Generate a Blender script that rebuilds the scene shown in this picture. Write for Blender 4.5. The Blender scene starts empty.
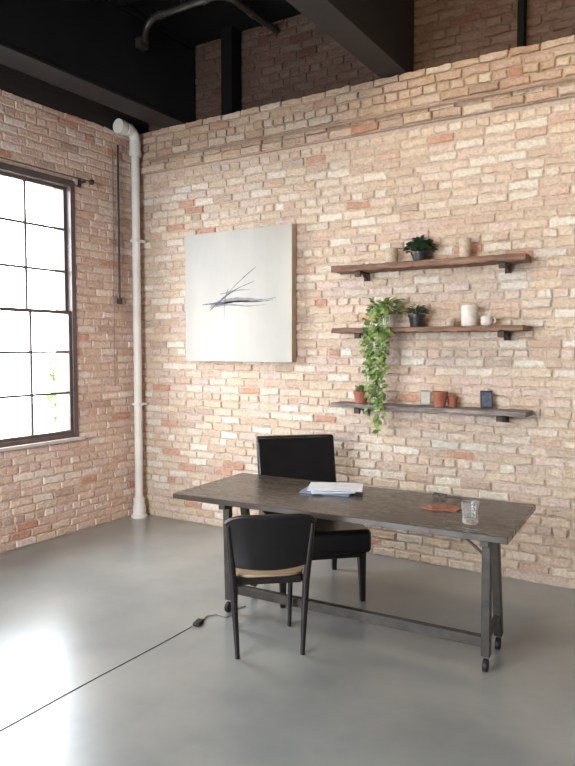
import bpy, bmesh, math, random
from mathutils import Vector, Matrix, Euler
random.seed(7)
COL = bpy.context.scene.collection

def lin(c):
    def f(v):
        v/=255.0
        return v/12.92 if v<=0.04045 else ((v+0.055)/1.055)**2.4
    return (f(c[0]),f(c[1]),f(c[2]),1.0)

# ---------------------------------------------------------------- materials
def new_mat(name):
    m=bpy.data.materials.new(name); m.use_nodes=True
    nt=m.node_tree
    return m,nt,nt.nodes['Principled BSDF']

def mat(name,c1,c2=None,rough=0.5,metal=0.0,scale=8.0,bump=0.0,bscale=None,stretch=(1,1,1),spec=0.5,detail=6,coat=0.0,rvar=0.0,p0=0.3,p1=0.7):
    m,nt,p=new_mat(name)
    if c2 is None: c2=tuple(v*0.82 for v in c1)
    tc=nt.nodes.new('ShaderNodeTexCoord'); mp=nt.nodes.new('ShaderNodeMapping')
    mp.inputs['Scale'].default_value=stretch
    nt.links.new(tc.outputs['Object'],mp.inputs['Vector'])
    n=nt.nodes.new('ShaderNodeTexNoise'); n.inputs['Scale'].default_value=scale; n.inputs['Detail'].default_value=detail
    nt.links.new(mp.outputs['Vector'],n.inputs['Vector'])
    r=nt.nodes.new('ShaderNodeValToRGB')
    r.color_ramp.elements[0].position=p0; r.color_ramp.elements[1].position=p1
    r.color_ramp.elements[0].color=lin(c2); r.color_ramp.elements[1].color=lin(c1)
    nt.links.new(n.outputs['Fac'],r.inputs['Fac']); nt.links.new(r.outputs['Color'],p.inputs['Base Color'])
    p.inputs['Roughness'].default_value=rough; p.inputs['Metallic'].default_value=metal
    p.inputs['Specular IOR Level'].default_value=spec
    if coat: p.inputs['Coat Weight'].default_value=coat
    if rvar:
        mr=nt.nodes.new('ShaderNodeMapRange'); mr.inputs['To Min'].default_value=rough-rvar; mr.inputs['To Max'].default_value=rough+rvar
        nt.links.new(n.outputs['Fac'],mr.inputs['Value']); nt.links.new(mr.outputs['Result'],p.inputs['Roughness'])
    if bump:
        n2=nt.nodes.new('ShaderNodeTexNoise'); n2.inputs['Scale'].default_value=bscale or scale*4; n2.inputs['Detail'].default_value=5
        nt.links.new(mp.outputs['Vector'],n2.inputs['Vector'])
        b=nt.nodes.new('ShaderNodeBump'); b.inputs['Strength'].default_value=bump; b.inputs['Distance'].default_value=0.01
        nt.links.new(n2.outputs['Fac'],b.inputs['Height']); nt.links.new(b.outputs['Normal'],p.inputs['Normal'])
    return m

def brick_mat():
    m,nt,p=new_mat('painted_brick')
    L=nt.links.new
    at=nt.nodes.new('ShaderNodeAttribute'); at.attribute_name='BrickCol'
    tc=nt.nodes.new('ShaderNodeTexCoord')
    n1=nt.nodes.new('ShaderNodeTexNoise'); n1.inputs['Scale'].default_value=18; n1.inputs['Detail'].default_value=8; n1.inputs['Roughness'].default_value=0.68
    L(tc.outputs['Object'],n1.inputs['Vector'])
    r1=nt.nodes.new('ShaderNodeValToRGB'); r1.color_ramp.elements[0].position=0.40; r1.color_ramp.elements[1].position=0.64
    r1.color_ramp.elements[0].color=(0,0,0,1); r1.color_ramp.elements[1].color=(1,1,1,1)
    L(n1.outputs['Fac'],r1.inputs['Fac'])
    gy=nt.nodes.new('ShaderNodeHueSaturation'); gy.inputs['Saturation'].default_value=0.65; gy.inputs['Value'].default_value=1.22
    L(at.outputs['Color'],gy.inputs['Color'])
    f=nt.nodes.new('ShaderNodeMath'); f.operation='MULTIPLY'; f.inputs[1].default_value=0.5; L(r1.outputs['Color'],f.inputs[0])
    mx=nt.nodes.new('ShaderNodeMix'); mx.data_type='RGBA'
    L(f.outputs[0],mx.inputs[0]); L(at.outputs['Color'],mx.inputs[6]); L(gy.outputs['Color'],mx.inputs[7])
    n2=nt.nodes.new('ShaderNodeTexNoise'); n2.inputs['Scale'].default_value=48; n2.inputs['Detail'].default_value=6
    L(tc.outputs['Object'],n2.inputs['Vector'])
    mr=nt.nodes.new('ShaderNodeMapRange'); mr.inputs['From Min'].default_value=0.3; mr.inputs['From Max'].default_value=0.7
    mr.inputs['To Min'].default_value=0.80; mr.inputs['To Max'].default_value=1.07
    L(n2.outputs['Fac'],mr.inputs['Value'])
    mm=nt.nodes.new('ShaderNodeMix'); mm.data_type='RGBA'; mm.blend_type='MULTIPLY'; mm.inputs[0].default_value=1
    L(mx.outputs[2],mm.inputs[6]); L(mr.outputs['Result'],mm.inputs[7])
    L(mm.outputs[2],p.inputs['Base Color'])
    p.inputs['Roughness'].default_value=0.7; p.inputs['Specular IOR Level'].default_value=0.35
    b=nt.nodes.new('ShaderNodeBump'); b.inputs['Strength'].default_value=0.75; b.inputs['Distance'].default_value=0.013
    ad=nt.nodes.new('ShaderNodeMath'); ad.operation='ADD'; L(n1.outputs['Fac'],ad.inputs[0]); L(n2.outputs['Fac'],ad.inputs[1])
    L(ad.outputs[0],b.inputs['Height']); L(b.outputs['Normal'],p.inputs['Normal'])
    return m

def floor_mat():
    m,nt,p=new_mat('polished_concrete'); L=nt.links.new
    tc=nt.nodes.new('ShaderNodeTexCoord')
    n=nt.nodes.new('ShaderNodeTexNoise'); n.inputs['Scale'].default_value=0.9; n.inputs['Detail'].default_value=5; n.inputs['Roughness'].default_value=0.6
    L(tc.outputs['Object'],n.inputs['Vector'])
    mr=nt.nodes.new('ShaderNodeMapRange'); mr.interpolation_type='SMOOTHSTEP'; mr.inputs['From Min'].default_value=.2; mr.inputs['From Max'].default_value=.8
    L(n.outputs['Fac'],mr.inputs['Value'])
    m3=nt.nodes.new('ShaderNodeMix'); m3.data_type='RGBA'; L(mr.outputs['Result'],m3.inputs[0])
    m3.inputs[6].default_value=lin((122,126,126)); m3.inputs[7].default_value=lin((164,162,155))
    L(m3.outputs[2],p.inputs['Base Color'])
    p.inputs['Roughness'].default_value=0.28
    p.inputs['Specular IOR Level'].default_value=0.75
    return m

def pane_mat():
    m=bpy.data.materials.new('window_glass'); m.use_nodes=True; nt=m.node_tree; nt.nodes.clear()
    o=nt.nodes.new('ShaderNodeOutputMaterial'); t=nt.nodes.new('ShaderNodeBsdfTransparent'); g=nt.nodes.new('ShaderNodeBsdfGlossy'); g.inputs['Roughness'].default_value=0.02
    mx=nt.nodes.new('ShaderNodeMixShader'); mx.inputs[0].default_value=0.06
    nt.links.new(t.outputs[0],mx.inputs[1]); nt.links.new(g.outputs[0],mx.inputs[2]); nt.links.new(mx.outputs[0],o.inputs[0])
    return m

M_BRICK=brick_mat(); M_FLOOR=floor_mat(); M_PANE=pane_mat()
M_CEIL=mat('black_ceiling_paint',(18,17,18),(12,11,12),0.9,spec=.2)
M_BEAM=mat('dark_steel_paint',(32,32,35),(25,25,28),0.5,scale=3,spec=.35)
M_SOFFIT=mat('dark_brown_timber',(44,34,29),(30,24,21),0.8,scale=4,stretch=(1,1,8))
M_FRAME=mat('dark_window_frame_paint',(100,84,80),(80,68,66),0.4)
M_SILL=mat('painted_stone_sill',(214,198,190),(190,176,168),0.7,bump=0.2)
M_PIPE=mat('cream_pipe_paint',(238,231,222),(214,206,196),0.5,scale=3)
M_COND=mat('galvanised_conduit',(92,88,82),(68,65,60),0.4,metal=0.6)
M_CONDT=mat('brick_coloured_conduit_paint',(174,148,124),(148,124,104),0.7)
M_DARKMETAL=mat('dark_iron',(62,56,51),(44,40,37),0.45,metal=0.4,scale=12)
M_LEGMETAL=mat('worn_brown_steel',(72,63,55),(46,41,36),0.45,metal=0.0,scale=14)
M_BRACKET=mat('bracket_wood',(84,60,48),(58,42,36),0.7,scale=14)
M_DESK=mat('dark_stained_desktop',(84,72,63),(60,52,46),0.27,scale=3.5,stretch=(0.8,4,1),spec=0.6,p0=.25,p1=.75,rvar=.04)
M_LEATHER=mat('black_leather',(30,26,26),(19,17,17),0.25,scale=20,bump=0.18,bscale=60)
M_BLACKWOOD=mat('black_painted_wood',(42,33,30),(26,21,20),0.34,scale=10)
M_TANWOOD=mat('pale_plywood',(178,152,124),(154,130,104),0.5,scale=8,stretch=(1,6,1))
M_SHELF=mat('reclaimed_wood',(150,108,80),(84,60,47),0.6,scale=6,stretch=(0.7,9,9),bump=0.6,bscale=14)
M_SHELF2=mat('weathered_grey_wood',(152,140,132),(92,83,78),0.65,scale=7,stretch=(0.8,8,8),bump=0.5,bscale=14)
M_CANVAS=mat('silver_washed_canvas',(194,187,176),(156,150,141),0.5,scale=0.9,stretch=(1.5,1,0.6),bump=0.12,bscale=60)
M_CANVEDGE=mat('raw_canvas_edge',(192,170,144),(172,150,124),0.8)
M_STROKE=mat('charcoal_ink',(100,98,106),(76,74,83),0.7,scale=30)
M_STROKE2=mat('thin_grey_ink',(142,138,137),(122,118,119),0.7,scale=30)
M_CERAM=mat('speckled_stoneware',(198,180,158),(164,146,126),0.6,scale=30,bump=0.1)
M_CERAM2=mat('matte_white_clay',(226,216,204),(198,188,176),0.6,scale=20)
M_TERRA=mat('terracotta_clay',(172,104,78),(144,84,62),0.75,scale=14,bump=0.1)
M_DPOT=mat('charcoal_glazed_pot',(52,50,50),(36,34,34),0.4)
M_SOIL=mat('potting_soil',(58,42,32),(36,26,20),0.95,bump=0.6)
M_LEAF=mat('green_leaf',(146,166,92),(76,108,50),0.4,scale=14,p0=.38,p1=.62)
M_LEAFD=mat('dark_green_leaf',(62,84,52),(34,52,34),0.5,scale=18)
M_TREE=mat('outdoor_foliage',(175,192,150),(140,162,120),0.6,scale=3)
M_PAPER=mat('white_paper',(228,228,228),(206,209,216),0.6)
M_PAPER2=mat('blue_grey_magazine_cover',(138,148,166),(96,104,124),0.4,scale=12)
M_TANLEATHER=mat('tan_leather',(166,108,82),(142,90,68),0.6,scale=16)
M_RUBBER=mat('black_rubber',(24,24,24),(15,15,15),0.6)
M_CHROME=mat('brushed_steel',(190,190,190),(150,150,150),0.3,metal=0.7)
M_SLATE=mat('slate_blue_print',(118,128,140),(80,88,100),0.5,scale=25)
M_SLATEF=mat('blue_grey_card_edge',(70,76,86),(54,60,70),0.5)
M_OUT=mat('pale_outdoor_paving',(205,203,200),(185,183,178),0.9)
M_GLASS,_nt,_p=new_mat('clear_tumbler_glass')
_p.inputs['Transmission Weight'].default_value=0.96; _p.inputs['Roughness'].default_value=0.05; _p.inputs['IOR'].default_value=1.5; _p.inputs['Base Color'].default_value=(0.99,1,1,1)

# ---------------------------------------------------------------- builders
class B:
    def __init__(s): s.bm=bmesh.new()
    def box(s,c,size,rot=None):
        r=bmesh.ops.create_cube(s.bm,size=1.0)
        M=Matrix.Translation(Vector(c))@((Euler(rot).to_matrix().to_4x4()) if rot else Matrix.Identity(4))@Matrix.Diagonal((size[0],size[1],size[2],1))
        bmesh.ops.transform(s.bm,matrix=M,verts=r['verts']); return s
    def bar(s,p0,p1,w,h,up=(0,0,1)):
        p0=Vector(p0);p1=Vector(p1);d=(p1-p0); l=d.length; d.normalize(); u=Vector(up)
        if abs(d.dot(u))>0.98: u=Vector((0,1,0))
        x=d.cross(u).normalized(); z=x.cross(d)
        R=Matrix((x,d,z)).transposed().to_4x4()
        r=bmesh.ops.create_cube(s.bm,size=1.0)
        bmesh.ops.transform(s.bm,matrix=Matrix.Translation((p0+p1)/2)@R@Matrix.Diagonal((w,l,h,1)),verts=r['verts']); return s
    def tube(s,pts,r,n=10,cap=True):
        pts=[Vector(p) for p in pts]; rs=r if isinstance(r,(list,tuple)) else [r]*len(pts)
        rings=[]; prev=None
        for i,p in enumerate(pts):
            if i==0: t=pts[1]-p
            elif i==len(pts)-1: t=p-pts[i-1]
            else: t=(pts[i+1]-p).normalized()+(p-pts[i-1]).normalized()
            t.normalize()
            if prev is None:
                a=Vector((0,0,1)) if abs(t.z)<0.9 else Vector((1,0,0)); x=t.cross(a).normalized()
            else:
                x=prev-t*prev.dot(t); x.normalize()
            prev=x; y=t.cross(x)
            rings.append([s.bm.verts.new(p+(x*math.cos(2*math.pi*k/n)+y*math.sin(2*math.pi*k/n))*rs[i]) for k in range(n)])
        for a,b in zip(rings,rings[1:]):
            for k in range(n): s.bm.faces.new((a[k],a[(k+1)%n],b[(k+1)%n],b[k]))
        if cap: s.bm.faces.new(rings[0][::-1]); s.bm.faces.new(rings[-1])
        return s
    def lathe(s,prof,c=(0,0,0),n=28,flute=0,nf=0):
        c=Vector(c); rings=[]
        for r,z in prof:
            if r<1e-5: rings.append([s.bm.verts.new(c+Vector((0,0,z)))])
            else:
                ring=[]
                for k in range(n):
                    a=2*math.pi*k/n; rr=r*(1+flute*math.cos(nf*a))
                    ring.append(s.bm.verts.new(c+Vector((rr*math.cos(a),rr*math.sin(a),z))))
                rings.append(ring)
        for a,b in zip(rings,rings[1:]):
            for k in range(n):
                k2=(k+1)%n
                if len(a)==1 and len(b)==1: continue
                if len(a)==1: s.bm.faces.new((a[0],b[k2],b[k]))
                elif len(b)==1: s.bm.faces.new((a[k],a[k2],b[0]))
                else: s.bm.faces.new((a[k],a[k2],b[k2],b[k]))
        return s
    def leaf(s,p,d,nrm,size,wr=0.75):
        p=Vector(p); d=Vector(d).normalized(); nrm=Vector(nrm); x=d.cross(nrm)
        if x.length<1e-3: x=d.cross(Vector((0.3,0.8,0.1)))
        x.normalize(); nn=x.cross(d)
        prof=[(0.0,0.0),(0.18,0.36),(0.45,0.5),(0.75,0.3),(1.0,0.0)]
        mid=[s.bm.verts.new(p+d*size*t-nn*size*0.15*t*t) for t,w in prof]
        for sg in (1,-1):
            side=[s.bm.verts.new(p+d*size*t+x*sg*w*wr*size+nn*size*(0.10*w*2)-nn*size*0.15*t*t) for t,w in prof[1:-1]]
            chain=[mid[0]]+side+[mid[-1]]
            for i in range(len(prof)-1):
                f=[mid[i],mid[i+1],chain[i+1],chain[i]]
                ff=[]
                for v in f:
                    if v not in ff: ff.append(v)
                if sg<0: ff=ff[::-1]
                if len(ff)>=3: s.bm.faces.new(ff)
        return s
    def done(s,name,m,parent=None,bevel=0,smooth=True,recalc=True,loc=None,rot=None,solid=0,subd=0,seg=2,**props):
        if recalc: bmesh.ops.recalc_face_normals(s.bm,faces=s.bm.faces)
        me=bpy.data.meshes.new(name); s.bm.to_mesh(me); s.bm.free()
        me.materials.append(m)
        if smooth:
            me.polygons.foreach_set('use_smooth',[True]*len(me.polygons))
            try: me.set_sharp_from_angle(angle=math.radians(40))
            except Exception: pass
        o=bpy.data.objects.new(name,me); COL.objects.link(o)
        if parent: o.parent=parent
        if loc: o.location=loc
        if rot: o.rotation_euler=rot
        if solid:
            md=o.modifiers.new('solid','SOLIDIFY'); md.thickness=solid; md.offset=0
        if bevel:
            md=o.modifiers.new('bevel','BEVEL'); md.width=bevel; md.segments=seg; md.limit_method='ANGLE'; md.angle_limit=math.radians(35)
        if subd:
            md=o.modifiers.new('sub','SUBSURF'); md.levels=subd; md.render_levels=subd
        for k,v in props.items(): o[k]=v
        return o

def thing(name,label,cat,loc=(0,0,0),rz=0,group=None):
    e=bpy.data.objects.new(name,None); e.empty_display_size=0.1; COL.objects.link(e)
    e.location=loc; e.rotation_euler=(0,0,math.radians(rz)); e['label']=label; e['category']=cat
    if group: e['group']=group
    return e
def tag(o,label,cat,group=None):
    o['label']=label; o['category']=cat
    if group: o['group']=group
    return o

# ---------------------------------------------------------------- brick walls
PAL=[((212,187,160),32),((216,195,173),26),((207,180,154),20),((211,184,167),18),((203,170,146),9),((196,146,118),4),((222,207,188),16),((190,164,143),4),((205,176,151),8)]
PALF=[c for c,w in PAL for _ in range(w)]
CH=0.0745
def brick_field(bm,cl,u0,u1,z0,z1,mp,holes=(),tone=(1,1,1),d0=0.0,phase=0,ragged=0.0):
    def face(vs,col):
        f=bm.faces.new(vs)
        for l in f.loops: l[cl]=col
    mcol=lin((196,172,150)); mcol=(mcol[0]*tone[0],mcol[1]*tone[1],mcol[2]*tone[2],1)
    rects=[(u0,u1,z0,z1)]
    for (a,b,c,d) in holes:
        nr=[]
        for (p,q,r,s) in rects:
            if b<=p or a>=q or d<=r or c>=s: nr.append((p,q,r,s)); continue
            if a>p: nr.append((p,a,r,s))
            if b<q: nr.append((b,q,r,s))
            aa,bb=max(a,p),min(b,q)
            if c>r: nr.append((aa,bb,r,c))
            if d<s: nr.append((aa,bb,d,s))
        rects=nr
    for (p,q,r,s) in rects:
        face([bm.verts.new(mp(x,z,d0-0.009)) for x,z in ((p,r),(q,r),(q,s),(p,s))],mcol)
    row=0; z=z0+0.006
    while z<z1-0.02:
        zt=min(z+CH-0.013,z1)
        header=((row+phase)%6==5)
        L=0.112 if header else 0.232
        u=u0-(0.12 if row%2 else 0.0)-random.uniform(0,0.03)
        while u<u1:
            ln=L*random.uniform(0.92,1.07)
            a=max(u+0.006,u0); b=min(u+ln-0.006,u1)
            segs=[(a,b)]
            for (ha,hb,hc,hd) in holes:
                if zt>hc and z<hd:
                    ns=[]
                    for (p,q) in segs:
                        if hb<=p or ha>=q: ns.append((p,q)); continue
                        if ha>p: ns.append((p,ha))
                        if hb<q: ns.append((hb,q))
                    segs=ns
            for (p,q) in segs:
                if q-p<0.03: continue
                c=lin(random.choice(PALF)); k=random.uniform(0.92,1.05)
                col=(c[0]*tone[0]*k,c[1]*tone[1]*k,c[2]*tone[2]*k,1)
                dd=d0+random.uniform(-0.005,0.008)+random.uniform(0,ragged)
                tl=random.uniform(-0.0035,0.0035); sk=random.uniform(-0.003,0.003)
                j=0.005
                nl=max(2,int((q-p)/0.04))
                out=[]
                for i in range(nl+1): out.append((p+(q-p)*i/nl,z+sk*(2*i/nl-1)))
                out.append((q,(z+zt)/2))
                for i in range(nl,-1,-1): out.append((p+(q-p)*i/nl,zt+sk*(2*i/nl-1)))
                out.append((p,(z+zt)/2))
                out=[(min(max(x+random.uniform(-j,j),u0),u1),y+random.uniform(-j,j)) for x,y in out]
                cx=(p+q)/2; cz=(z+zt)/2; 
                def ins(x,y,m): 
                    sx=1 if x>cx else -1; sy=1 if y>cz else -1
                    return (x-sx*min(m,abs(x-cx)),y-sy*min(m,abs(y-cz)*0.9))
                r0=[bm.verts.new(mp(x,y,d0-0.014)) for x,y in out]
                r1=[bm.verts.new(mp(*ins(x,y,0.002),dd-0.005)) for x,y in out]
                r2=[bm.verts.new(mp(*ins(x,y,0.009),dd+tl*(1 if x>cx else -1)+random.uniform(-0.0013,0.0013))) for x,y in out]
                n=len(out)
                for A,Bb in ((r0,r1),(r1,r2)):
                    for i in range(n): face((A[i],A[(i+1)%n],Bb[(i+1)%n],Bb[i]),col)
                face(r2,col)
            u+=ln
        z+=CH; row+=1

def finish_wall(bm,name,mats):
    me=bpy.data.meshes.new(name); bm.to_mesh(me); bm.free()
    for m in mats: me.materials.append(m)
    o=bpy.data.objects.new(name,me); COL.objects.link(o); o['kind']='structure'
    return o
def quad(bm,cl,pts,col,mi=0):
    f=bm.faces.new([bm.verts.new(p) for p in pts]); f.material_index=mi
    for l in f.loops: l[cl]=col

XR=6.6; YN=-8.0; LEDGE=4.03; CEIL=4.88
wc=lin((190,166,145))
bm=bmesh.new(); cl=bm.loops.layers.float_color.new('BrickCol')
brick_field(bm,cl,0,XR,0,3.60,lambda u,z,d:(u,-d,z))
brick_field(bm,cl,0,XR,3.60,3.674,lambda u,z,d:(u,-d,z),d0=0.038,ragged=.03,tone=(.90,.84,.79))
quad(bm,cl,[(0,-.029,3.60),(0,0.01,3.60),(XR,.01,3.60),(XR,-.029,3.60)],wc)
quad(bm,cl,[(0,-.029,3.674),(XR,-.029,3.674),(XR,.01,3.674),(0,0.01,3.674)],wc)
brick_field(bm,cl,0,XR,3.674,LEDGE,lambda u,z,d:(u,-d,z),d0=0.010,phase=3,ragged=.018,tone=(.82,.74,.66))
quad(bm,cl,[(-.2,-.0,LEDGE),(XR,-.0,LEDGE),(XR,.25,LEDGE),(-.2,.25,LEDGE)],wc)
brick_field(bm,cl,0,XR,LEDGE,CEIL,lambda u,z,d:(u,0.2-d,z),tone=(0.19,0.135,0.115),phase=1)  # recessed upper wall: its shade is put into the darker, redder brick tone
quad(bm,cl,[(-.4,.26,-.05),(XR,.26,-.05),(XR,.26,4.95),(-.4,.26,4.95)],wc)
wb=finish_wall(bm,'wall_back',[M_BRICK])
HOLE=(-2.28,-0.83,0.93,3.38)
bm=bmesh.new(); cl=bm.loops.layers.float_color.new('BrickCol')
lt=(1.12,1.03,1.05)
brick_field(bm,cl,YN,0,0,4.0,lambda u,z,d:(d,u,z),holes=[HOLE],tone=lt,phase=2)
a,b,c,d=HOLE
t=0.30
rc=(wc[0]*1.15,wc[1]*1.12,wc[2]*1.12,1)
quad(bm,cl,[(0,b,c),(-t,b,c),(-t,b,d),(0,b,d)],rc); quad(bm,cl,[(0,a,c),(0,a,d),(-t,a,d),(-t,a,c)],rc)
quad(bm,cl,[(0,a,d),(0,b,d),(-t,b,d),(-t,a,d)],rc); quad(bm,cl,[(0,a,c),(-t,a,c),(-t,b,c),(0,b,c)],rc)
for (p,q,r,s) in ((YN,a,0,4.95),(b,0.3,0,4.95),(a,b,0,c),(a,b,d,4.95)):
    quad(bm,cl,[(-t,p,r),(-t,p,s),(-t,q,s),(-t,q,r)],rc)
quad(bm,cl,[(0.0,YN,3.99),(0.0,0.26,3.99),(0.0,0.26,CEIL),(0.0,YN,CEIL)],rc,1)
wl=finish_wall(bm,'wall_left',[M_BRICK,M_SOFFIT])
B().box((XR/2-0.15,YN/2+.2,-0.05),(XR+0.6,-YN+0.6,0.1)).done('floor',M_FLOOR,smooth=False,kind='structure')
cb=B(); cb.box((XR/2-0.1,YN/2+.2,CEIL+0.06),(XR+0.6,-YN+0.6,0.14))
for i in range(15): cb.box((XR/2-0.1,-0.9-i*0.5,CEIL-0.03),(XR+0.2,0.05,0.1))
cb.done('ceiling',M_CEIL,smooth=False,kind='structure')

# ---------------------------------------------------------------- window
w=bpy.data.objects.new('window_1',None); COL.objects.link(w); w.location=(-0.05,-1.555,0.93); w['kind']='structure'
W=1.45; H=2.45
fb=B(); 
fb.box((0,-W/2+.025,H/2),(.12,.05,H)).box((0,W/2-.025,H/2),(.12,.05,H)).box((0,0,H-.03),(.12,W-.10,.06)).box((0,0,.02),(.12,W-.10,.04))
fb.done('frame',M_FRAME,w,bevel=.004)
gw=W-0.10
for k,(z0,z1,x) in enumerate(((0.04,1.215,0.02),(1.19,H-0.06,-0.025))):
    sb=B(); t=.03
    sb.box((x,-gw/2+t/2,(z0+z1)/2),(.04,t,z1-z0)).box((x,gw/2-t/2,(z0+z1)/2),(.04,t,z1-z0))
    sb.box((x,0,z0+t/2),(.04,gw-2*t,t)).box((x,0,z1-t/2),(.04,gw-2*t,t))
    for i in (1,2):
        sb.box((x,-gw/2+gw*i/3,(z0+z1)/2),(.022,.022,z1-z0-2*t))
        sb.box((x,0,z0+(z1-z0)*i/3),(.021,gw-2*t,.022))
    sb.done('sash',M_FRAME,w,bevel=.002)
    B().box((x,0,(z0+z1)/2),(.004,gw-2*t,z1-z0-2*t)).done('glass_pane',M_PANE,w,smooth=False)
B().box((.05,0,-.015),(.12,W+.08,.03)).done('sill',M_SILL,w,bevel=.005)
r=thing('curtain_rod','dark iron curtain rod with ball end above the window','curtain rod',(0.09,-1.55,3.39))
B().tube([(0,-1.0,0),(0,.84,0)],.007).done('rod',M_FRAME,r)
B().lathe([(0,-.028),(.02,-.02),(.028,0),(.02,.02),(0,.028)],(0,.86,0),16).done('finial',M_DARKMETAL,r)
for y in (.78,-.78):
    B().bar((-.085,y,-.01),(0,y,-.01),.02,.02).box((-.085,y,-.01),(.012,.04,.09)).done('bracket',M_DARKMETAL,r,bevel=.002)
tag(B().box((-8.35,3,-.4),(16,30,.1)).done('outdoor_ground',M_OUT,smooth=False),'pale paved ground outside the window','ground')
st=random.getstate(); random.seed(5)
tr_=thing('garden_tree','leafy green tree standing outside the window','tree',(-3.6,2.6,-.35))
B().tube([(0,0,0),(.05,.0,.8),(0,.05,1.6)],[.09,.07,.04],10).done('trunk',M_BRACKET,tr_)
lb=B()
for i in range(1800):
    v=Vector((random.gauss(0,1),random.gauss(0,1),random.gauss(0,1))).normalized()*random.random()**.4
    p=Vector((v.x*.7,v.y*.65,1.45+v.z*1.05))
    lb.leaf(p,(random.uniform(-1,1),random.uniform(-1,1),random.uniform(-1,.5)),(random.uniform(-1,1),random.uniform(-1,1),1),.16,.8)
lb.done('foliage',M_TREE,tr_,recalc=False)
random.setstate(st)

# ---------------------------------------------------------------- beams, posts, pipes
def ibeam(x0,x1,label):
    bb=B(); cx=(x0+x1)/2; wd=x1-x0; ln=-YN-0.1
    bb.box((cx,-ln/2+.16,LEDGE+.02),(wd,ln,.035)).box((cx+wd*.25,-ln/2+.16,LEDGE+.40),(wd*.42,ln,.74)).box((cx,-ln/2+.16,CEIL-.04),(wd,ln,.05))
    o=bb.done('ceiling_beam',M_BEAM,bevel=.004); tag(o,label,'beam','dark steel ceiling beams'); return o
ibeam(.38,.68,'dark painted steel ceiling beam parallel to the window wall')
ibeam(2.81,3.04,'dark painted steel ceiling beam resting on the brick ledge')
tag(B().box((1.175,.105,(LEDGE+CEIL)/2),(.13,.15,CEIL-LEDGE)).done('steel_post',M_CEIL,bevel=.004),'black steel post standing on the brick ledge','post')
tag(B().box((3.91,.14,(LEDGE+CEIL)/2),(.05,.09,CEIL-LEDGE)).done('steel_post',M_CEIL,bevel=.003),'thin black steel strut standing on the brick ledge','post')

def arc(c,r,a0,a1,ux,uy,n=8):
    c=Vector(c);ux=Vector(ux);uy=Vector(uy)
    return [c+ux*r*math.cos(a0+(a1-a0)*i/n)+uy*r*math.sin(a0+(a1-a0)*i/n) for i in range(n+1)]
ZC=4.765; YC=-.64
pts=[(.76,YC,ZC-.2)]+arc((.91,YC,ZC-.15),.15,math.pi,math.pi/2,(1,0,0),(0,0,1))+arc((1.51,YC+.15,ZC),.15,-math.pi/2,0,(1,0,0),(0,1,0))+[(1.66,.17,ZC)]
cd=thing('ceiling_conduit','bent galvanised metal conduit under the dark ceiling','pipe',(0,0,0))
B().tube(pts,.03,12).done('pipe',M_COND,cd)
for p0,p1 in (((.92,YC,ZC),(.99,YC,ZC)),((1.42,YC,ZC),(1.49,YC,ZC)),((1.66,-.26,ZC),(1.66,-.19,ZC))):
    B().tube([p0,p1],.037,12).done('coupling',M_COND,cd)
B().box((1.2,YC,ZC+.05),(.02,.02,.08)).done('hanger',M_COND,cd)
B().box((.72,YC,ZC-.2),(.07,.1,.08)).done('junction_box',M_COND,cd)
wc2=thing('wall_conduit','slim brick-coloured conduit running along the projecting brick course','pipe',(0,0,0),group='wall conduits')
B().tube([(.25,-.045,3.715),(6.5,-.045,3.715)],.010,8).done('pipe',M_CONDT,wc2)
px,py=.115,-.125
cp=thing('drain_pipe','cream painted vertical drain pipe in the room corner','pipe',(px,py,0))
B().tube([(0,0,.02),(0,0,3.92)],.042,20).done('pipe',M_PIPE,cp)
B().lathe([(0,0),(.085,0),(.088,.02),(.07,.035),(.066,.12),(.058,.14),(.06,.2),(.042,.22),(0,.22)],(0,0,0),24).done('base_collar',M_PIPE,cp)
fit=B(); fit.lathe([(.0,3.76),(.058,3.76),(.062,3.80),(.056,3.84),(.056,3.91),(.048,3.93),(0,3.93)],(0,0,0),20)
fit.tube(arc((0,-.09,3.92),.09,0,math.pi/2,(0,1,0),(0,0,1))+[(0,-.24,4.01)],.055,16)
fit.tube([(0,-.08,4.01),(0,-.13,4.01)],.066,18).tube([(0,-.17,4.01),(0,-.235,4.01)],.072,18)
fit.done('elbow_fitting',M_PIPE,cp)
for z in (2.9,1.2):
    B().box((0,.025,z),(.10,.13,.025)).done('pipe_clamp',M_PIPE,cp,bevel=.003)
tc_=thing('wall_conduit','thin dark metal conduit strapped to the window wall','pipe',(.035,-.29,2.3),group='wall conduits')
B().tube([(0,0,0),(0,0,1.55)],.011,10).done('pipe',M_LEGMETAL,tc_)
B().box((0,0,-.03),(.04,.04,.06)).done('junction_box',M_LEGMETAL,tc_,bevel=.004)
B().tube([(-.01,-.07,-.9),(-.01,-.07,-.2),(-.01,-.06,1.5)],.0035,6).done('wire',M_FRAME,tc_)

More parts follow.
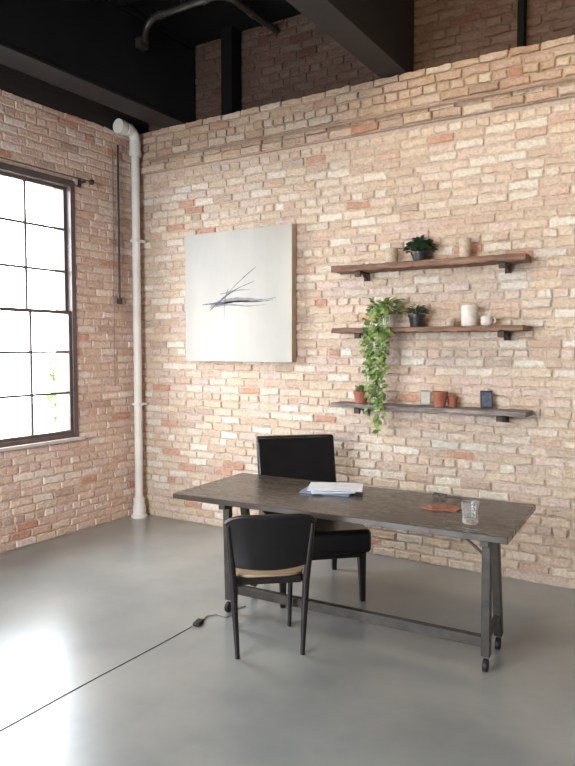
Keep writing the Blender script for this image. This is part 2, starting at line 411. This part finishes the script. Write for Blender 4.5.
# ---------------------------------------------------------------- painting
pt=thing('abstract_painting','square silver grey canvas with dark calligraphic strokes, on brick wall','painting',(1.366,-.012,2.283))
PW=1.247; PH=1.245
B().box((0,-.074,0),(PW,.006,PH)).done('canvas',M_CANVAS,pt,bevel=.002)
B().box((0,-.036,0),(PW,.069,PH)).done('canvas_side',M_CANVEDGE,pt,bevel=.002,label='tan unpainted canvas side')
def px2(u,v): return (1.389+(u-240)*.0116-1.366, 2.29-(v-295)*.0095-2.283)
def stroke(bb,pts,wd,yy=-.0778):
    P=[Vector((px2(*p)[0],yy,px2(*p)[1])) for p in pts]
    Q=[]
    ext=[P[0]*2-P[1]]+P+[P[-1]*2-P[-2]]
    for i in range(1,len(ext)-2):
        for k in range(8):
            tt=k/8; p0,p1,p2,p3=ext[i-1:i+3]
            Q.append(0.5*((2*p1)+(p2-p0)*tt+(2*p0-5*p1+4*p2-p3)*tt*tt+(3*p1-p0-3*p2+p3)*tt**3))
    Q.append(P[-1]); n=len(Q); prev=None
    for i,q in enumerate(Q):
        t=(Q[min(i+1,n-1)]-Q[max(i-1,0)]).normalized(); s=t.cross(Vector((0,1,0)))
        f=i/(n-1); ww=wd*(0.25+0.75*math.sin(math.pi*min(1,f*1.1+.02)**0.7)) * random.uniform(.6,1.2)
        ww=max(ww,0.001)
        cur=(bb.bm.verts.new(q+s*ww/2),bb.bm.verts.new(q-s*ww/2))
        if prev: bb.bm.faces.new((prev[0],prev[1],cur[1],cur[0]))
        prev=cur
sb=B()
stroke(sb,[(203,303),(220,302),(240,301),(258,301),(277,299)],.016)
stroke(sb,[(211,309),(224,298),(238,289),(256,282)],.018)
stroke(sb,[(258,268),(243,280),(230,292),(219,304)],.009)
stroke(sb,[(230,288),(227,298),(226,308),(226,320)],.010)
stroke(sb,[(218,304),(238,301),(258,302),(274,301)],.020)
sb.done('ink_stroke',M_STROKE,pt,smooth=False,recalc=False)
sb=B()
stroke(sb,[(210,306),(230,304),(250,306),(268,305)],.018,-.0774)
stroke(sb,[(222,293),(240,290),(252,290)],.018,-.0774)
stroke(sb,[(212,304),(236,299),(264,300)],.042,-.0774)
sb.done('faint_stroke',M_STROKE2,pt,smooth=False,recalc=False)

# ---------------------------------------------------------------- shelves
def shelf(z,label,m,x0=2.47,x1=4.05,th=.05,dep=.22,tilt=0):
    s=thing('wall_shelf',label,'shelf',((x0+x1)/2,-.018,z),group='wooden wall shelves')
    bb=B(); bmesh.ops.create_grid(bb.bm,x_segments=40,y_segments=6,size=0.5)
    L=x1-x0
    for v in bb.bm.verts:
        v.co.x*=L; v.co.y=v.co.y*dep-dep/2
    g=bmesh.ops.extrude_face_region(bb.bm,geom=bb.bm.faces[:])
    top=[e for e in g['geom'] if isinstance(e,bmesh.types.BMVert)]
    for v in top: v.co.z+=th
    for v in bb.bm.verts:
        v.co.z-=th/2
        if v.co.y<-dep+.01: 
            v.co.y+=0.008*math.sin(v.co.x*9+z*5)+random.uniform(-.005,.005); v.co.z+=random.uniform(-.005,.003)
        if abs(v.co.x)>L/2-.01: v.co.x+=random.uniform(-.008,.008)
        if v.co.z<0: v.co.z+=random.uniform(-.005,.005)
    bb.done('board',m,s,bevel=.004)
    for bx in (2.70,3.88):
        lx=bx-(x0+x1)/2
        B().box((lx,-.006,-th/2-.035),(.05,.012,.07)).bar((lx,0,-th/2-.009),(lx,-.19,-th/2-.009),.05,.018).bar((lx,-.01,-th/2-.06),(lx,-.08,-th/2-.014),.022,.014).box((lx,-.18,-th/2-.028),(.05,.03,.04)).done('bracket',M_BRACKET,s,bevel=.002)
    return s
S1,S2,S3=2.455,1.940,1.308
shelf(S1,'rough reclaimed wood shelf holding two jars and a plant',M_SHELF)
shelf(S2,'rough reclaimed wood shelf holding plants and mugs',M_SHELF,th=.04)
shelf(S3,'weathered grey wood shelf holding terracotta pots and cards',M_SHELF2,th=.035,x0=2.47,x1=4.08)
T1=S1+.027; T2=S2+.022; T3=S3+.0195; SY=-.12

def jar(name,x,z,r,h,m,label,cat,y=SY):
    o=thing(name,label,cat,(x,y,z))
    B().lathe([(0,0),(r*.92,0),(r,h*.06),(r,h*.96),(r*.95,h),(r*.86,h),(r*.85,h*.9),(0,h*.88)]).done('body',m,o)
    return o
jar('candle_jar',2.965,T1,.052,.125,M_CERAM,'short beige stoneware candle jar on the shelf','jar')
jar('candle_jar',3.575,T1,.045,.155,M_CERAM,'tall beige stoneware candle jar on the shelf','jar')
vj=jar('stoneware_vase',3.618,T2,.062,.16,M_CERAM2,'off-white stoneware cylinder vase on the shelf','vase')
def mug(x,z,r,h,m,label,ang=0):
    o=thing('mug',label,'mug',(x,SY,z),ang)
    B().lathe([(0,0),(r*.8,0),(r,h*.2),(r,h),(r*.9,h),(r*.88,h*.25),(0,h*.15)]).done('body',m,o)
    B().tube(arc((r*.95,0,h*.55),h*.3,-math.pi/2,math.pi/2,(1,0,0),(0,0,1)),.007,8).done('handle',m,o)
mug(3.75,T2,.045,.07,M_CERAM2,'small beige mug beside the white vase',20)
mug(3.47,T2,.035,.06,M_CERAM,'tiny beige cup beside the white vase',160)

def pot_prof(r,h): return [(0,0),(r*.72,0),(r*.92,h*.75),(r*1.02,h*.76),(r*1.04,h),(r*.92,h),(r*.88,h*.84),(0,h*.84)]
def pot(o,r,h,m,soil=True):
    B().lathe(pot_prof(r,h)).done('pot',m,o)
    if soil: B().lathe([(0,h*.845),(r*.87,h*.845),(r*.6,h*.9),(0,h*.93)]).done('soil',M_SOIL,o)
def bush(x,z,r,h,n,spread,hh,lm,pm,label,ls=.05,wr=.7):
    o=thing('potted_plant',label,'plant',(x,SY,z)); pot(o,r,h,pm)
    bb=B()
    for i in range(n):
        a=random.uniform(0,2*math.pi); rr=spread*math.sqrt(random.random())
        p=Vector((rr*math.cos(a),max(rr*math.sin(a)*.7,-.09),h+hh*math.sqrt(max(0,1-(rr/spread)**2))*random.uniform(.2,1)))
        p.y=min(p.y,.06)
        d=Vector((math.cos(a)*1.2,math.sin(a)*.8,random.uniform(-.1,1)))
        bb.leaf(p,d,(random.uniform(-.4,.4),random.uniform(-.4,.4),1),ls*random.uniform(.7,1.2),wr)
        if i%6==0: bb.tube([(0,0,h*.8),tuple(p*.5+Vector((0,0,h*.45))),tuple(p)],.002,4)
    bb.done('foliage',lm,o,recalc=False)
bush(3.21,T1,.07,.075,260,.105,.12,M_LEAFD,M_DPOT,'bushy dark green plant in a charcoal pot on the shelf',.045)
bush(3.187,T2,.068,.10,130,.07,.07,M_LEAFD,M_DPOT,'small spiky succulent in a charcoal pot on the shelf',.04,.35)
tp=thing('terracotta_pot','empty terracotta pot with rim on the grey shelf','pot',(3.40,-.15,T3),group='terracotta pots'); pot(tp,.060,.122,M_TERRA,False)
tp=thing('terracotta_pot','small terracotta pot with rim beside the larger pot','pot',(3.478,-.08,T3),group='terracotta pots'); pot(tp,.045,.085,M_TERRA,False)
tp=thing('potted_plant','small terracotta pot with sprigs beside the trailing vine','plant',(2.70,-.13,T3)); pot(tp,.066,.10,M_TERRA)
bb=B()
for i in range(26):
    a=random.uniform(0,6.28); bb.leaf((.03*math.cos(a),.02*math.sin(a),.09+random.uniform(0,.04)),(math.cos(a),math.sin(a)*.6,.9),(0,0,1),.04)
bb.done('foliage',M_LEAF,tp,recalc=False)
def card(x,z,w_,h_,m,fm,label,rz,name='framed_card'):
    o=thing(name,label,'picture frame',(x,-.10,z),rz)
    B().box((0,.01,h_/2+.002),(w_,.012,h_),rot=(-.14,0,0)).done('frame',fm,o,bevel=.002)
    B().box((0,.002,h_/2+.002),(w_*.78,.004,h_*.8),rot=(-.14,0,0)).done('print',m,o)
    B().bar((0,.025,h_*.7),(0,.06,.004),.02,.004).done('easel_leg',M_DARKMETAL,o)
card(3.262,T3,.085,.12,M_CERAM2,M_CHROME,'small white framed card leaning on the grey shelf',20)
card(3.755,T3,.095,.135,M_SLATE,M_SLATEF,'small slate blue framed print on the grey shelf',35)
vp=thing('trailing_plant','green trailing vine spilling from a small white pot on the shelf','plant',(2.955,-.13,T2))
B().lathe(pot_prof(.062,.10)).done('pot',M_CERAM2,vp)
B().lathe([(0,.084),(.054,.085),(.03,.095),(0,.1)]).done('soil',M_SOIL,vp)
vb=B(); lb=B()
random.seed(21)
ENDS=[(-.15,.78),(-.12,.72),(-.08,.62),(-.05,.98),(-.02,.92),(0.0,.70),(.02,.80),(.04,.45),(-.16,.42),(-.13,.58),(-.03,.5),(.05,.25),(-.07,.85),(-.10,.45)]
for i,(sx,L) in enumerate(ENDS):
    front=-.10-random.uniform(.01,.06); bot=.09-L
    pts=[(0.0,0,.09),(sx*.4,front*.4,.15+random.uniform(0,.04)),(sx*.8,front*.85,.12),(sx,front-.02,.0)]
    z=0; x=sx; y=front-.03
    while z>bot:
        z-=.06; x+=random.uniform(-.012,.018)*(1 if x<-.03 else -.3); y=max(min(y+random.uniform(-.008,.008),-.125),-.2); pts.append((x,y,z))
    vb.tube(pts,.0022,5)
    for k in range(1,len(pts)-1):
        for q in range(2 if k%3 else 3):
            f=random.random(); p=Vector(pts[k]).lerp(Vector(pts[k+1]),f)
            an=random.uniform(0,2*math.pi)
            lb.leaf(p,(math.cos(an),math.sin(an)*.6-.3,random.uniform(-.9,.3)),(random.uniform(-.5,.5),-.8,random.uniform(.2,1)),random.uniform(.032,.056),.78)
for i in range(130):
    a=random.uniform(0,6.28); rr=.13*math.sqrt(random.random())
    lb.leaf((rr*math.cos(a)-.04,rr*math.sin(a)*.6,.09+random.uniform(0,.14)),(math.cos(a),math.sin(a)*.7,random.uniform(-.3,.8)),(0,-.3,1),random.uniform(.04,.065),.8)
vb.done('stem',M_LEAF,vp); lb.done('foliage',M_LEAF,vp,recalc=False)

# ---------------------------------------------------------------- desk
DZ=.79
dk=thing('desk','long dark wood desk with steel trestle legs on casters','desk',(3.173,-1.31,0),2.5)
bb=B(); bmesh.ops.create_grid(bb.bm,x_segments=70,y_segments=24,size=0.5)
for v in bb.bm.verts: v.co.x*=2.25; v.co.y*=.88; v.co.z=DZ-.036
g=bmesh.ops.extrude_face_region(bb.bm,geom=bb.bm.faces[:])
for v in [e for e in g['geom'] if isinstance(e,bmesh.types.BMVert)]: v.co.z=DZ
for v in bb.bm.verts:
    if abs(v.co.x)>1.124: v.co.x+=random.uniform(-.001,.001)
    if abs(v.co.y)>.439: v.co.y+=random.uniform(-.001,.001)
bb.done('desktop',M_DESK,dk,bevel=.003)
fr=B(); 
fr.box((.14,-.13,DZ-.051),(1.76,.04,.03))
for x in (-.72,1.0): fr.box((x,-.12,DZ-.053),(.05,.62,.034))
fr.bar((.97,-.30,DZ-.07),(.80,-.30,DZ-.037),.02,.015).bar((.97,-.34,DZ-.13),(.86,-.34,DZ-.045),.016,.012)
fr.done('top_rail',M_LEGMETAL,dk,bevel=.003)
for x in (-.72,1.0):
    for y,yt in ((-.34,-.36),(-.02,-.16)):
        B().bar((x,y,.085),(x,yt,DZ-.07),.048,.048,up=(0,1,0)).done('leg',M_LEGMETAL,dk,bevel=.004)
        c=B(); c.tube([(x-.013,y-.012,.036),(x+.013,y-.012,.036)],.036,18).done('caster',M_RUBBER,dk,bevel=.003)
    B().box((x,-.19,.20),(.035,.28,.04)).done('leg_crossbar',M_LEGMETAL,dk,bevel=.003)
B().box((.14,-.28,.14),(1.68,.045,.06)).done('stretcher',M_LEGMETAL,dk,bevel=.003)

pp=thing('magazine','white open magazine lying on top of the paper stack','magazine',(3.0,-1.15,DZ+.0285),24,group='magazines on the desk')
for k in (-1,1): B().box((k*.095,0,.004),(.188,.26,.007),rot=(0,k*.02,0)).done('page_block',M_PAPER,pp,bevel=.001)
ps=thing('magazine','blue grey covered magazine at the bottom of the stack','magazine',(2.96,-1.17,DZ+.0008),12,group='magazines on the desk')
B().box((0,0,.006),(.35,.27,.012)).done('page_block',M_PAPER2,ps,bevel=.001)
ps=thing('magazine','white paper booklet in the middle of the stack','magazine',(2.98,-1.17,DZ+.0133),34,group='magazines on the desk')
B().box((0,0,.006),(.30,.26,.012)).done('page_block',M_PAPER,ps,bevel=.001)

gl=thing('drinking_glass','clear ribbed glass tumbler near the desk edge','glass',(4.055,-1.50,DZ+.0008))
gb=B(); rad=.052; hh=.122
gb.lathe([(0,0),(rad*.80,0),(rad*.84,.006),(rad,hh),(rad*.9,hh),(rad*.72,.03),(0,.026)],(0,0,0),80,flute=.022,nf=14)
gb.done('tumbler',M_GLASS,gl)
lp=thing('leather_coaster','folded tan leather pad lying on the desk','coaster',(3.80,-1.25,DZ+.0008),10)
bb=B(); vs=[(-.12,-.03),(-.05,-.075),(.03,-.06),(.10,-.055),(.125,.03),(.05,.075),(.02,.05),(-.05,.085),(-.10,.02)]
f=bb.bm.faces.new([bb.bm.verts.new((x,y,0)) for x,y in vs]); g=bmesh.ops.extrude_face_region(bb.bm,geom=[f])
for v in [e for e in g['geom'] if isinstance(e,bmesh.types.BMVert)]: v.co.z+=.008
bb.done('pad',M_TANLEATHER,lp,bevel=.001)
B().box((-.02,0,.0125),(.11,.08,.007),rot=(0,0,.5)).done('flap',M_TANLEATHER,lp,bevel=.001)
ey=thing('eyeglasses','thin wire-rimmed eyeglasses resting on the desk','eyeglasses',(3.71,-1.02,DZ+.0008),-25)
bb=B()
for k in (-1,1):
    bb.tube([(k*.036+.026*math.cos(a),0.004*math.sin(a),.020+.018*math.sin(a)) for a in [i*math.pi/8 for i in range(17)]],.0028,6)
    bb.tube([(k*.062,0,.026),(k*.066,.06,.022),(k*.062,.13,.004)],.0028,6)
bb.tube([(-.01,0,.024),(0,-.002,.028),(.01,0,.024)],.0028,6)
bb.done('wire_frame',M_DARKMETAL,ey)

# ---------------------------------------------------------------- leather parsons chair (beyond desk)
ch=thing('upholstered_chair','black leather high-back chair with dark wood legs behind desk','chair',(2.682,-.954,0),-136.1)
def cushion(name,c,s,parent,m,bev=.03,rot=None):
    bb=B(); bb.box(c,s,rot); return bb.done(name,m,parent,bevel=bev,seg=4)
cushion('seat',(0,.04,.44),(.68,.80,.17),ch,M_LEATHER,.035)
B().box((0,.03,.345),(.62,.74,.05)).done('seat_apron',M_BLACKWOOD,ch,bevel=.006)
bb=B(); N=8; K=8; T=.075
def bk(sx,t,side):
    z=.42+t*.655; y=-.325-.30*(z-.5)*1.0-.012*math.cos(sx*math.pi/2)
    return Vector((sx*.325*(1-.02*(1-t)),y-(T if side else 0)*(1-.15*t),z))
g0=[[bb.bm.verts.new(bk(-1+2*i/N,j/K,0)) for i in range(N+1)] for j in range(K+1)]
g1=[[bb.bm.verts.new(bk(-1+2*i/N,j/K,1)) for i in range(N+1)] for j in range(K+1)]
for j in range(K):
    for i in range(N):
        bb.bm.faces.new((g0[j][i],g0[j][i+1],g0[j+1][i+1],g0[j+1][i])); bb.bm.faces.new((g1[j][i],g1[j+1][i],g1[j+1][i+1],g1[j][i+1]))
for i in range(N):
    bb.bm.faces.new((g0[0][i],g1[0][i],g1[0][i+1],g0[0][i+1])); bb.bm.faces.new((g0[K][i],g0[K][i+1],g1[K][i+1],g1[K][i]))
for j in range(K):
    bb.bm.faces.new((g0[j][0],g0[j+1][0],g1[j+1][0],g1[j][0])); bb.bm.faces.new((g0[j][N],g1[j][N],g1[j+1][N],g0[j+1][N]))
bb.done('backrest',M_LEATHER,ch,bevel=.02,seg=4)
def tleg(parent,p0,p1,w0,w1,m):
    bb=B(); bmesh.ops.create_cube(bb.bm,size=1.0)
    for v in bb.bm.verts:
        k=v.co.z>0; w_=w1 if k else w0; P=p1 if k else p0
        v.co=Vector((P[0]+v.co.x*w_,P[1]+v.co.y*w_,P[2]))
    return bb.done('leg',m,parent,bevel=.004)
for sx in (-1,1):
    tleg(ch,(sx*.29,.38,0),(sx*.285,.36,.33),.035,.055,M_BLACKWOOD)
    tleg(ch,(sx*.28,-.32,0),(sx*.27,-.28,.33),.035,.055,M_BLACKWOOD)

# ---------------------------------------------------------------- curved-back chair (near side)
c2=thing('side_chair','black wooden side chair with curved leather backrest and plywood seat','chair',(2.92,-1.915,0),40)
for sx in (-1,1):
    bb=B(); bb.tube([(sx*.19,-.235,0),(sx*.203,-.225,.25),(sx*.213,-.230,.45),(sx*.228,-.255,.62),(sx*.243,-.278,.79)],[.014,.019,.022,.020,.013],10); bb.done('leg',M_BLACKWOOD,c2)
    bb=B(); bb.tube([(sx*.172,.175,0),(sx*.18,.165,.45)],[.013,.019],10); bb.done('leg',M_BLACKWOOD,c2)
def slab(name,outline,z,th,m,parent,bev):
    bb=B(); f=bb.bm.faces.new([bb.bm.verts.new((x,y,z)) for x,y in outline]); g=bmesh.ops.extrude_face_region(bb.bm,geom=[f])
    for v in [e for e in g['geom'] if isinstance(e,bmesh.types.BMVert)]: v.co.z+=th
    return bb.done(name,m,parent,bevel=bev,seg=3)
out=[]
for i in range(40):
    a=2*math.pi*i/40; ca,sa=math.cos(a),math.sin(a)
    x=.225*math.copysign(abs(ca)**.5,ca); y=-.01+.215*math.copysign(abs(sa)**.5,sa); x*=(1+.06*(y/.23)); out.append((x,y))
slab('seat',out,.466,.016,M_TANWOOD,c2,.005)
B().box((0,.155,.443),(.33,.02,.045)).box((0,-.20,.443),(.37,.02,.045)).box((.19,-.02,.443),(.02,.34,.045)).box((-.19,-.02,.443),(.02,.34,.045)).done('seat_rail',M_BLACKWOOD,c2,bevel=.003)
bb=B(); N=28; K=10
def sh(s,t):
    hw=.203+.055*t**1.2; z0=.532+.010*(s*s); z1=.846-.040*abs(s)**7-.006*s*s
    z=z0+(z1-z0)*t
    return Vector((hw*s,-.300+.048*s*s-.02*t,z))
g=[[bb.bm.verts.new(sh(-1+2*i/N,j/K)) for i in range(N+1)] for j in range(K+1)]
for j in range(K):
    for i in range(N): bb.bm.faces.new((g[j][i],g[j][i+1],g[j+1][i+1],g[j+1][i]))
bb.done('backrest',M_LEATHER,c2,solid=.016,bevel=.005,seg=3)
tr=B(); tr.tube([sh(-1+2*i/N,1) for i in range(N+1)],.012,10); tr.done('top_rail',M_BLACKWOOD,c2)

# ---------------------------------------------------------------- floor cable
cbv=thing('power_cable','black cable with plug block lying on the concrete floor','cable',(2.414,-1.98,0))
pts=[(0.004*math.sin(k*1.3),-.03-k*.25,.0022) for k in range(0,21)]
B().tube(pts,.0020,6).done('cord',M_RUBBER,cbv)
B().box((.01,.02,.012),(.05,.09,.022),rot=(0,0,.3)).done('plug_block',M_RUBBER,cbv,bevel=.008)
pts=[(.0,.07,.008),(-.02,.14,.006),(.02,.2,.006),(.10,.19,.006),(.12,.27,.008),(.06,.33,.006),(.10,.42,.006)]
B().tube(pts,.0045,6).done('coiled_lead',M_CHROME,cbv)

# ---------------------------------------------------------------- lights / world / camera
def area(name,loc,sx,sy,e,c):
    l=bpy.data.lights.new(name,'AREA'); l.shape='RECTANGLE'; l.size=sx; l.size_y=sy; l.energy=e; l.color=c
    o=bpy.data.objects.new(name,l); COL.objects.link(o); o.location=loc; return o
def aim(o,t):
    o.rotation_euler=(Vector(t)-o.location).to_track_quat('-Z','Y').to_euler()
o=area('window_portal',(-.32,-1.555,2.155),2.45,1.45,1,(1,1,1)); o.rotation_euler=(0,math.radians(-90),0); o.data.cycles.is_portal=True
o=area('studio_fill',(2.6,-6.8,2.0),2.0,2.0,92,(.86,.93,1.0)); aim(o,(0,-.7,1.2)); o.data.spread=math.radians(85)  # unseen cool fill added to brighten the left wall and corner
o=area('warm_ceiling_fill',(4.1,-2.4,4.6),1.6,.6,42,(1.0,.79,.50)); aim(o,(3.4,0,2.7))  # unseen warm fill above the view, added to warm the back wall

wd=bpy.data.worlds.new('world'); bpy.context.scene.world=wd; wd.use_nodes=True; nt=wd.node_tree
bg=nt.nodes['Background']; bg.inputs[0].default_value=(.86,.93,1,1)
tc=nt.nodes.new('ShaderNodeTexCoord'); sx=nt.nodes.new('ShaderNodeSeparateXYZ'); mr=nt.nodes.new('ShaderNodeMapRange')
nt.links.new(tc.outputs['Generated'],sx.inputs[0]); nt.links.new(sx.outputs['X'],mr.inputs['Value'])
mr.inputs['From Min'].default_value=-.55; mr.inputs['From Max'].default_value=0; mr.inputs['To Min'].default_value=24; mr.inputs['To Max'].default_value=.13
nt.links.new(mr.outputs['Result'],bg.inputs[1])

cam=bpy.data.cameras.new('camera'); co=bpy.data.objects.new('camera',cam); COL.objects.link(co)
cam.sensor_fit='HORIZONTAL'; cam.sensor_width=36; cam.lens=36*675/575
co.location=(5.186,-5.306,1.8); co.rotation_euler=(math.radians(90-3.05),0,math.radians(31.87))
bpy.context.scene.camera=co
bpy.context.scene.view_settings.view_transform='Standard'
bpy.context.scene.view_settings.exposure=0.0
